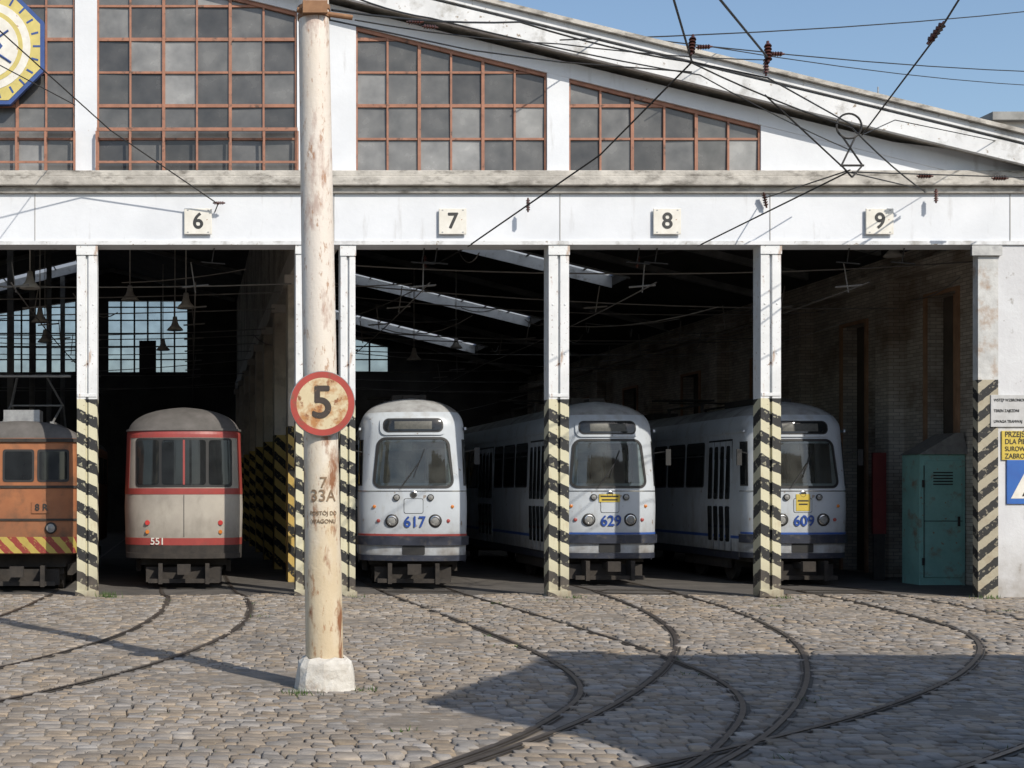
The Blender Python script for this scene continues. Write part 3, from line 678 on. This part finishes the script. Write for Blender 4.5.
def white_tram(num,loc,rz,stripe,yellow=None):
    E,patch,side,disc,pt,tox,w=tram(WC,'tram',loc,rz,13.5)
    patch('display_hood',-.64,.64,3.03,3.39,.03,m_tw,r=.12); patch('display_frame',-.58,.58,3.08,3.35,.036,m_rub,r=.11); patch('display_glass',-.55,.55,3.105,3.325,.042,m_tglass,r=.09)
    patch('route_blind',-.36,.36,3.14,3.29,.046,m_blind)
    patch('windscreen_seal',-.70,.70,1.98,2.99,.014,m_rub,r=.17,x0b=-.80,x1b=.80,ring=.05,nz=24)
    patch('windscreen',-.67,.67,2.01,2.96,.004,m_wind,r=.15,x0b=-.77,x1b=.77)
    b=MB(); b.box(-.95,.95,1.55,1.6,1.0,3.0); b.done('cab_bulkhead',m_cabd,E)
    b=MB(); b.box(-.75,.75,.35,.75,1.7,2.06); b.box(-.2,.3,.3,.5,2.06,2.14); b.box(-.85,.85,.3,1.5,3.0,3.02); b.done('dashboard',m_cab,E)
    b=MB(); b.box(-.55,-.1,1.1,1.2,1.6,2.55); b.box(-.55,-.1,.9,1.2,1.5,1.62); b.box(.35,.75,1.4,1.54,1.9,2.8); b.box(-.8,-.4,1.5,1.54,2.0,2.8); b.box(.05,.3,1.5,1.54,2.0,2.8); b.done('driver_seat',m_cab,E)
    patch('sun_visor',-.62,-.02,2.72,2.92,-.03,m_cab,nz=3)
    for s in(-1,1):
        a,b_=(.735,.97)
        if s<0: a,b_=-.97,-.735
        patch('corner_seal',a,b_,2.03,2.95,.008,m_rub,tt=True,nx=8,nz=8)
        d=.012
        patch('corner_window',a+d,b_-d,2.06,2.92,.014,m_tglass,tt=True,nx=8,nz=8)
        r=.10
        disc('headlamp_bezel',s*.42,1.34,r,m_rub,.03,[(r*1.3,.08),(r*1.3,-.015),(r*.98,-.035)])
        disc('headlamp_ring',s*.42,1.34,r,m_chrome,.03,[(r*.98,-.035),(r*.8,-.04),(r*.78,-.02)])
        disc('headlamp_lens',s*.42,1.34,r,m_lens,.03,[(r*.78,-.02),(r*.5,-.035),(r*.001,-.042)])
        disc('fog_lamp',s*.33,1.80,.055,m_rub,.02,[(.065,.05),(.065,-.03),(.05,-.04)]); disc('fog_lens',s*.33,1.8,.05,m_lens,.02,[(.05,-.035),(.001,-.05)])
        disc('indicator',s*.76,1.62,.032,m_orange,.01,[(.032,.15),(.032,-.02),(.001,-.03)])
        disc('tail_lamp',s*.68,1.34,.035,m_red,.01,[(.04,.1),(.035,-.02),(.001,-.03)])
        b=MB(); yv=pt(tox(.95*s,2.6),2.6).y
        b.cyl((s*1.0,yv,2.7),(s*1.24,yv-.18,2.74),.012,n=6); b.box(s*1.24-.05,s*1.24+.05,yv-.2,yv-.17,2.45,2.78); b.done('mirror',m_rub,E)
    disc('nose_vent',0,1.86,.07,m_chrome,.01,[(.07,.05),(.07,-.01),(.05,-.02)]); disc('nose_vent_core',0,1.86,.05,m_rub,.01,[(.05,-.015),(.001,-.015)])
    patch('nose_panel_gap',-.19,.19,1.48,1.78,.003,m_rub,r=.04); patch('nose_panel',-.18,.18,1.49,1.77,.007,m_tw,r=.035); patch('belt_trim',-1,1,1.915,1.935,.006,m_chrome,tt=True,nx=40,nz=1)
    b=MB(); 
    p0=pt(tox(-.25,1.99),1.99)+Vector((0,-.03,0)); p1=pt(tox(.12,2.5),2.5)+Vector((0,-.04,0)); b.cyl(tuple(p0),tuple(p1),.012,n=6)
    p2=pt(tox(.0,2.2),2.2)+Vector((0,-.03,0)); p3=pt(tox(.22,2.75),2.75)+Vector((0,-.03,0)); b.cyl(tuple(p2),tuple(p3),.009,n=6); b.done('wiper',m_rub,E)
    patch('bumper_strip',-.96,.96,.86,1.03,.05,m_navy,tt=True,nx=40,nz=2); patch('bumper_line',-.96,.96,1.04,1.08,.012,stripe,tt=True,nx=40,nz=1)
    patch('apron_edge',-1,1,.55,.66,.012,m_navy,tt=True,nx=40,nz=1)
    patch('coupler_hatch',-.22,.22,.67,.855,.01,m_rub,r=.03)
    textat('fleet_number',num,.30,lambda a,b_:tuple(pt(tox(a*.95+.02,1.31+b_),1.31+b_)+Vector((0,-.02,0))),m_inkblue,E,offset=.006)
    if yellow: 
        patch('notice',yellow[0],yellow[1],yellow[2],yellow[3],.016,m_yelp)
        zm=(yellow[2]+yellow[3])/2
        patch('notice_line',yellow[0]+.03,yellow[1]-.03,zm+.02,zm+.05,.018,m_ink); patch('notice_line2',yellow[0]+.05,yellow[1]-.05,zm-.05,zm-.02,.018,m_ink)
    for s in(-1,1):
        side('skirt',s,.62,12.9,.5,.66,.008,m_navy)
        side('side_line',s,.6,12.9,.93,.99,.006,stripe); side('gutter',s,.4,13.1,3.14,3.19,.03,m_tw)
        doors=[(1.0,2.3),(6.0,7.6),(11.0,12.3)] if s<0 else []
        for (a,c_) in doors:
            side('door_recess',s,a,c_,.62,3.02,.010,m_rub)
            n=4; lw=(c_-a)/n
            for i in range(n):
                ya=a+i*lw
                side('door_leaf',s,ya+.03,ya+lw-.03,.66,2.98,.022,m_tw); side('door_glass_up',s,ya+.075,ya+lw-.075,1.75,2.88,.030,m_tglass,r=.04); side('door_glass_low',s,ya+.075,ya+lw-.075,.85,1.6,.030,m_tglass,r=.04)
        wins=[(2.55,3.65),(3.75,4.85),(4.95,5.85),(7.75,8.85),(8.95,9.95),(10.05,10.9)] if s<0 else [(.75+i*1.2,.75+i*1.2+1.1) for i in range(10)]
        for a,c_ in wins:
            side('window_seal',s,a,c_,2.0,3.0,.008,m_rub,r=.08); side('window_glass',s,a+.04,c_-.04,2.04,2.96,.014,m_tglass,r=.07); side('window_bar',s,a+.04,c_-.04,2.68,2.71,.018,m_chrome)
    b=MB(); b.box(-.35,.35,1.6,3.2,3.74,3.92); b.box(-.3,.3,8,9.5,3.74,3.95); b.box(-.16,.16,.9,1.3,3.7,3.86)
    for sx in(-.45,.45):
        b.cyl((sx,4.2,3.95),(sx,6.6,3.95),.025,n=8)
        for yy in(4.3,6.5): b.cyl((sx,yy,3.7),(sx,yy,3.95),.04,n=8)
        b.cyl((sx,4.4,3.98),(sx*.7,6.9,4.15),.02,n=6)
    b.cyl((-.75,6.7,4.2),(.75,6.7,4.2),.025,n=8); b.cyl((-.75,6.9,4.2),(.75,6.9,4.2),.025,n=8)
    b.done('roof_equipment',m_under,E)
    return E
white_tram('617',(4.39,27.0,0),math.radians(-6),m_red)
white_tram('629',(8.55,28.0,0),0,m_blue,yellow=(-.22,.2,1.70,1.86))
white_tram('609',(12.48,28.0,0),0,m_blue,yellow=(-.14,.14,1.52,1.86))
m_cream=lowgrime(M('trailer_cream',(.42,.385,.33),(.33,.30,.26),scale=1.5,rough=.5,c3=(.22,.2,.17),s3=2,st3=(1,1,.5),t3=(.48,.75)),.6,1.5,(.12,.1,.08),.7)
m_troof2=M('trailer_roof',(.13,.12,.115),(.08,.075,.07),scale=3,rough=.8)
TC=dict(W=1.19,zs=3.0,zt=3.62,p=2.3,L=.75,rake=.05,ry=.9,zb=.62,body=m_cream,roof=m_troof2,tum=.04,zroof=3.14)
E,patch,side,disc,pt,tox,w=tram(TC,'tram_trailer',(-.12,27.0,0),math.radians(.5),12.5)
patch('red_top_band',-1,1,2.98,3.11,.006,m_red,tt=True,nx=40,nz=2); patch('red_belt',-1,1,1.86,1.98,.006,m_red,tt=True,nx=40,nz=2); patch('red_skirt',-1,1,.86,1.0,.006,m_red,tt=True,nx=40,nz=2)
patch('roof_gutter',-1,1,3.11,3.15,.035,m_troof2,tt=True,nx=40,nz=1)
for a,b_ in((-.985,-.74),(.74,.985)): patch('red_pillar',a,b_,1.98,2.98,.004,m_red,tt=True,nx=10,nz=4)
patch('window_surround',-.95,.95,2.0,2.97,.008,m_rub,r=.06); patch('glass_c',-.43,.43,2.05,2.93,.016,m_tglass,r=.05)
patch('mullion',-.02,.02,2.05,2.93,.022,m_red)
for s in(-1,1):
    x0,x1=(.49,.91) if s>0 else (-.91,-.49); patch('glass_s',x0,x1,2.05,2.93,.016,m_tglass,r=.05)
    disc('tail_lamp',s*.72,1.3,.05,m_inkred,.02)
    disc('marker',s*.72,1.12,.04,m_orange,.02)
    for i in range(9): side('side_seal',s,.9+i*1.2,2.0+i*1.2,2.0,2.95,.008,m_rub,r=.06); side('side_glass',s,.94+i*1.2,1.96+i*1.2,2.04,2.91,.014,m_tglass,r=.05)
    side('side_red_belt',s,.75,11.7,1.86,1.98,.006,m_red); side('side_red_top',s,.75,11.7,2.98,3.08,.006,m_red); side('side_red_skirt',s,.75,11.7,.86,1.0,.006,m_red)
patch('centre_seam',-.006,.006,1.02,1.85,.005,m_rub); patch('bumper',-.8,.8,.60,.70,.04,m_under,tt=True,nx=30,nz=2)
patch('lower_apron',-.97,.97,.63,.86,.004,m_under,tt=True,nx=30,nz=2)
textat('fleet_number','551',.19,lambda a,b_:tuple(pt(tox(a-.52,.93+b_),.93+b_)+Vector((0,-.018,0))),m_plate,E,offset=.004)
MB().box(-.6,.6,3,4.2,3.55,3.68).done('roof_vents',m_troof2,E)
m_or=lowgrime(M('works_orange',(.36,.14,.055),(.28,.1,.04),scale=2,rough=.6,c3=(.14,.07,.035),s3=2.5,t3=(.48,.7)),.7,1.8,(.09,.06,.04),.7)
m_hz=stripes(M('hazard_base',(.9,.9,.9),(.6,.6,.6),scale=5,rough=.6),zmax=9,period=.34,kx=1.0,c_dark=(.3,.05,.035),c_light=(.5,.38,.09))
OC=dict(W=1.12,zs=2.85,zt=3.28,p=4.5,L=.35,rake=.03,ry=.35,zb=.72,body=m_or,roof=m_troof2,tum=.0,zroof=2.93)
E,patch,side,disc,pt,tox,w=tram(OC,'works_tram',(-3.27,26.2,0),0,10)
for a,b_ in((-.96,-.36),(-.30,.30),(.36,.96)):
    patch('window_seal',a,b_,2.1,2.72,.010,m_rub,r=.05); patch('window_glass',a+.04,b_-.04,2.14,2.68,.016,m_tglass,r=.04)
patch('hazard_band',-.9,.9,.74,1.05,.012,m_hz,tt=True,nx=30,nz=2); patch('waist_rail',-.98,.98,1.98,2.03,.02,m_under,tt=True,nx=30,nz=1); patch('lower_rail',-.98,.98,1.36,1.40,.02,m_under,tt=True,nx=30,nz=1)
patch('number_board',.25,.62,1.5,1.72,.02,m_or); textat('fleet_number','8 R',.18,lambda a,b_:tuple(pt(tox(a+.44,1.61+b_),1.61+b_)+Vector((0,-.03,0))),m_ink,E,offset=.004)
patch('gutter',-1,1,2.86,2.92,.04,m_under,tt=True,nx=30,nz=1)
for s in(-1,1):
    disc('lamp_rim',s*.62,1.22,.11,m_rub,.04); disc('lamp_glass',s*.62,1.22,.08,m_lens,.05,[(.08,-.05),(.08,-.07),(.001,-.08)])
    for i in range(6): side('side_glass',s,.6+i*1.5,1.8+i*1.5,2.1,2.72,.012,m_tglass,r=.05)
b=MB()
for sx in(-.5,.5):
    b.cyl((sx,1.5,3.3),(sx*1.1,3.1,3.75),.022,n=6); b.cyl((sx*1.1,3.1,3.75),(sx*.6,2.2,4.3),.018,n=6); b.cyl((sx,4.5,3.3),(sx*1.1,3.3,3.75),.022,n=6); b.cyl((sx*1.1,3.3,3.75),(sx*.6,2.3,4.3),.018,n=6)
    b.box(sx-.04,sx+.04,1.4,4.6,3.2,3.32)
b.cyl((-.8,2.2,4.3),(.8,2.2,4.3),.025,n=6); b.cyl((-.8,2.35,4.3),(.8,2.35,4.3),.025,n=6); b.cyl((-.55,3.2,3.75),(.55,3.2,3.75),.02,n=6)
b.box(-.35,.35,.5,1.1,3.25,3.5); b.done('pantograph',m_galv,E)

# ================================================================== cabinet, board, signs
ce=empty('electrical_cabinet',(15.46,28.6,0))
m_teal=M('cabinet_teal',(.28,.52,.46),(.21,.41,.36),scale=2,rough=.6,c3=(.25,.2,.14),s3=3,t3=(.55,.7),c4=(.3,.17,.09),s4=10,t4=(.64,.7))
b=MB(); b.box(-.47,.47,-.35,.35,-.02,2.68); 
b.done('housing',m_teal,ce,bevel=.01)
mesh('roof',[(-.5,-.4,2.68),(.5,-.4,2.68),(.5,.4,2.68),(-.5,.4,2.68),(.25,-.4,3.12),(.25,.4,3.12),(.4,-.4,3.12),(.4,.4,3.12)],[(0,1,6,4),(3,5,7,2),(0,4,5,3),(4,6,7,5),(1,2,7,6),(0,3,2,1)],m_galv,ce)
b=MB(); b.box(-.40,.40,-.368,-.352,.15,2.55); b.done('door',m_teal,ce,bevel=.004); b=MB(); b.box(-.40,-.385,-.38,-.369,.15,2.45); b.box(.30,.34,-.40,-.369,1.2,1.4); b.box(-.43,-.38,-.385,-.369,.4,.55); b.box(-.43,-.38,-.385,-.369,2.0,2.15)
b.box(-.4,.4,-.374,-.369,1.30,1.315)
for i in range(5): b.box(-.2,.2,-.376,-.369,2.05+i*.06,2.075+i*.06)
b.done('fittings',m_under,ce)
fe=empty('fire_board',(14.85,29.6,0)); MB().box(-.14,.14,0,.08,1.0,2.75).done('panel',M('board_red',(.18,.03,.025),(.12,.02,.02),rough=.6),fe); MB().box(-.12,.12,.01,.07,0,.999).done('legs',m_under,fe)
def wallsign(name,x0,x1,z0,z1,mat,lines,ink,y=24.97):
    e=empty(name,((x0+x1)/2,y,(z0+z1)/2)); w=(x1-x0)/2;h=(z1-z0)/2
    MB().box(-w,w,0,.025,-h,h).done('plate',mat,e,bevel=.004)
    n=len(lines)
    for i,(t,s) in enumerate(lines):
        zz=h-(i+.5)*2*h/n; textat('line_%d'%i,t,s,lambda a,b_:(a-w+.05,-.003,zz+b_),ink,e,offset=.002,align='LEFT',sx=.85)
    return e
wallsign('warning_sign',fx(1001),fx(1001)+1.05,fz(460),fz(431),m_yelp,[('PRZEJŚCIE',.14),('DLA PIESZYCH',.13),('SUROWO',.12),('ZABRONIONE',.13)],m_ink)
wallsign('notice_board',fx(990),fx(1046),fz(427),fz(395),M('notice_white',(.5,.5,.5),(.4,.4,.39),scale=6,rough=.6),[('WSTĘP WZBRONIONY',.07),('TEREN ZAJEZDNI',.07),('UWAGA TRAMWAJ',.07)],m_ink)
e=empty('pedestrian_sign',(fx(1006)+.4,24.97,fz(482))); MB().box(-.4,.4,0,.025,-.4,.4).done('plate',M('sign_blue_bright',(.03,.13,.42),(.03,.1,.35),rough=.4),e,bevel=.004)
MB().poly([(-.33,-.003,-.3),(.33,-.003,-.3),(0,-.003,.32)]).done('triangle',m_plate,e)
b=MB(); b.lathe((.0,-.006,.12),[(.045,0),(.001,-.001)],12,'Y'); b.poly([(-.05,-.006,.06),(.05,-.006,.06),(.04,-.006,-.08),(-.04,-.006,-.08)]); b.poly([(-.04,-.006,-.081),(0,-.006,-.081),(-.09,-.006,-.26),(-.13,-.006,-.26)]); b.poly([(0,-.006,-.082),(.04,-.006,-.082),(.13,-.006,-.26),(.09,-.006,-.26)]); b.done('walker',m_ink,e)

# ================================================================== overhead line
ol=empty('overhead_tram_wires'); wm=MB(); im=MB()
def run(pts,r=.014,s=.0):
    for a,b_ in zip(pts[:-1],pts[1:]): tube(wm,sag(P3(*a),P3(*b_),s,6),r)
run([(332,10,13.6),(520,22,17),(690,62,19),(852,128,21),(925,192,24.6)],.012,.05)
run([(355,20,15),(560,44,17),(770,60,20)],.008,.04)
run([(330,20,13.7),(470,50,17),(560,62,19),(692,72,19)],.010)
run([(668,-20,15),(692,62,19),(600,155,22),(470,245,25),(440,262,28)],.015)
run([(700,-25,13),(768,58,18),(766,75,18)],.013)
run([(692,62,19),(768,78,18),(852,125,21)],.011)
run([(765,95,20),(848,172,21),(700,245,25),(640,258,28)],.013)
run([(968,-15,15),(935,38,17),(862,135,21)],.012)
run([(848,172,21),(925,190,24.6)],.011); run([(850,170,21),(765,198,24.9)],.011); run([(852,172,21),(1040,178,24)],.010)
run([(940,195,25),(890,245,26),(850,262,28)],.011)
run([(560,40,24),(1040,10,34)],.012,.1); run([(620,36,26),(1040,72,36)],.012,.1); run([(700,45,24),(1040,86,34)],.009,.1)
run([(862,135,21),(895,120,22),(1040,150,26)],.008)
run([(-10,22,22),(110,130,24),(218,204,24.8)],.011); run([(218,204,24.8),(200,250,26)],.01); run([(-10,60,20),(75,105,24)],.009)
run([(270,235,25.3),(345,262,25.6)],.01)
run([(332,-12,13.6),(430,18,16),(700,75,20),(850,150,24)],.010,.04)
# drop rods under the lintel
for px in (215,425,438,640,658,850,905):
    run([(px,243,25.3),(px-3,262,25.4)],.012); run([(px-14,262,25.4),(px+10,264,25.4)],.014)
def insul(px,py,d,s=1.0,dirv=(0,0,1)):
    c=Vector(P3(px,py,d)); dv=Vector(dirv).normalized()
    for k in(-2,-1,0,1,2): im.cyl(tuple(c+dv*(.05*k-.015)*s),tuple(c+dv*(.05*k+.015)*s),.05*s,.035*s,n=12)
    im.cyl(tuple(c-dv*.16*s),tuple(c+dv*.16*s),.02*s,n=8)
insul(692,45,18.5,1.0,(.2,.3,1)); insul(704,47,18.8,.7,(1,0,.05)); insul(768,52,18,1.0,(.1,.3,1)); insul(766,66,18,.8,(0,0,1)); insul(936,33,17,1,(-.7,.2,-1)); insul(925,176,24.4,.9,(1,0,0)); insul(1000,178,24,.9,(1,0,.0))
insul(219,203,24.8,.7,(1,0,0)); insul(765,200,24.9,.9,(.3,.2,-1)); insul(528,205,24.7,.8,(0,0,1)); insul(425,262,26.5,.8,(0,0,1)); insul(415,22,15.4,.6,(1,0,0)); insul(776,54,18.3,.7,(1,0,0)); insul(430,27,16,.6,(1,0,-.1)); insul(936,196,24.8,.8,(0,0,1)); insul(638,262,26,.7,(.2,0,1))
c=P3(849,126,21)
k=24
for i in range(k):
    a=2*math.pi*i/k;b_=2*math.pi*(i+1)/k; wm.cyl((c[0]+.19*math.cos(a),c[1],c[2]+.19*math.sin(a)),(c[0]+.19*math.cos(b_),c[1],c[2]+.19*math.sin(b_)),.016,n=5,cap=False)
q=P3(852,172,21)
wm.cyl((c[0]-.1,c[1],c[2]-.16),(q[0]+.16,q[1],q[2]+.1),.015,n=5); wm.cyl((c[0]+.1,c[1],c[2]-.16),(q[0]-.16,q[1],q[2]+.1),.015,n=5); wm.cyl((q[0]-.18,q[1],q[2]+.1),(q[0]+.18,q[1],q[2]+.1),.018,n=5); wm.cyl((q[0]-.16,q[1],q[2]+.1),(q[0],q[1],q[2]-.08),.014,n=5); wm.cyl((q[0]+.16,q[1],q[2]+.1),(q[0],q[1],q[2]-.08),.014,n=5)
wm.done('wires',m_wire,ol); im.done('insulators',m_ins,ol)
# slender mast on the roof
an=empty('roof_antenna',(fx(878)*1.08,27,0)); tz=T(fx(878)*1.08)
b=MB(); b.cyl((0,0,tz-.15),(0,0,tz+1.15),.014,n=6); b.cyl((-.12,0,tz+.85),(.12,0,tz+.85),.01,n=5); b.cyl((-.08,0,tz+.65),(.08,0,tz+.65),.01,n=5); b.done('mast',m_galv,an)

# ================================================================== surroundings
be=empty('apartment_building')
m_ap=M('apartment_render',(.6,.6,.6),(.5,.5,.5),scale=.5,rough=.9)
MB().box(35.2,60,60,75,-.03,18.0).done('walls',m_ap,be); MB().box(34.8,60.4,59.6,75.4,18.0,18.35).done('roof',m_roof,be)
b=MB()
for fl in range(6):
    for i in range(7): b.box(36.4+i*3.2,37.8+i*3.2,59.97,60.05,1.2+fl*2.9,2.7+fl*2.9)
b.done('windows',m_tglass,be)
ne=empty('brick_building')
m_nb=brickify(M('neighbour_brick',(.38,.2,.14),(.28,.14,.1),scale=1,rough=.9))
poly=[(22,8.2),(8.9,7.9),(8.3,6.6),(6.9,4.4),(8.0,2.2),(8.2,-3),(22,-3)]
v=[(a,b_,-.03) for a,b_ in poly]+[(a,b_,8.0) for a,b_ in poly]; n=len(poly)
mesh('walls',v,[(i,n+i,n+(i+1)%n,(i+1)%n) for i in range(n)]+[tuple(range(n,2*n))],m_nb,ne)
b=MB()
for fl in range(2):
    for i in range(6): b.box(10+i*2,11+i*2,8.0,8.3,1.2+fl*3.3,3+fl*3.3)
b.done('windows',m_tglass,ne)
b=MB(); b.box(9.6,10.3,6.6,7.3,7.95,9.0); b.cyl((9.3,5.2,7.9),(9.3,5.2,9.4),.05,n=8); b.done('chimney',m_nb,ne)
te=empty('reflection_backdrop')  # unseen houses added behind the camera to enrich reflections in the glass
MB().box(-45,-8,-45,-32,-.03,11).box(-6,5,-48,-36,-.03,8.5).done('walls',m_ap,te); b=MB()
for fl in range(3):
    for i in range(13): b.box(-43.5+i*2.8,-42.3+i*2.8,-32.1,-31.95,1.2+fl*3.2,3+fl*3.2)
b.done('windows',m_tglass,te)
MB().box(-45.4,-7.6,-45.4,-31.6,11,11.5).done('roof',m_roof,te)

# ================================================================== light, sky, camera
el=math.radians(40); sun_dir=Vector((.5*math.cos(el),-.866*math.cos(el),math.sin(el))).normalized()
ld=bpy.data.lights.new('sun','SUN'); ld.energy=4.3; ld.angle=math.radians(.5); ld.color=(1,.93,.82)
lo=bpy.data.objects.new('sun',ld); SC.collection.objects.link(lo); lo.rotation_euler=(-sun_dir).to_track_quat('-Z','Y').to_euler(); lo.location=(20,-20,30)
wd=bpy.data.worlds.new('World'); SC.world=wd; wd.use_nodes=True; nt=wd.node_tree; bg=nt.nodes['Background']
sk_=nt.nodes.new('ShaderNodeTexSky'); sk_.sky_type='NISHITA'; sk_.sun_disc=False; sk_.sun_elevation=el
sk_.sun_rotation=math.atan2(sun_dir.x,sun_dir.y); sk_.air_density=1.2; sk_.dust_density=1.2; sk_.ozone_density=2.5
nt.links.new(sk_.outputs[0],bg.inputs[0]); bg.inputs[1].default_value=.148
cam=bpy.data.cameras.new('camera'); cam.sensor_width=36; cam.lens=F/1024*36; cam.shift_x=(512-190)/1024; cam.shift_y=(490-384)/1024; cam.clip_end=3000; cam.clip_start=.1
co=bpy.data.objects.new('camera',cam); co.location=(0,0,EYE); co.rotation_euler=(math.pi/2,0,0); SC.collection.objects.link(co); SC.camera=co
SC.view_settings.view_transform='Standard'; SC.view_settings.look='None'; SC.view_settings.exposure=0
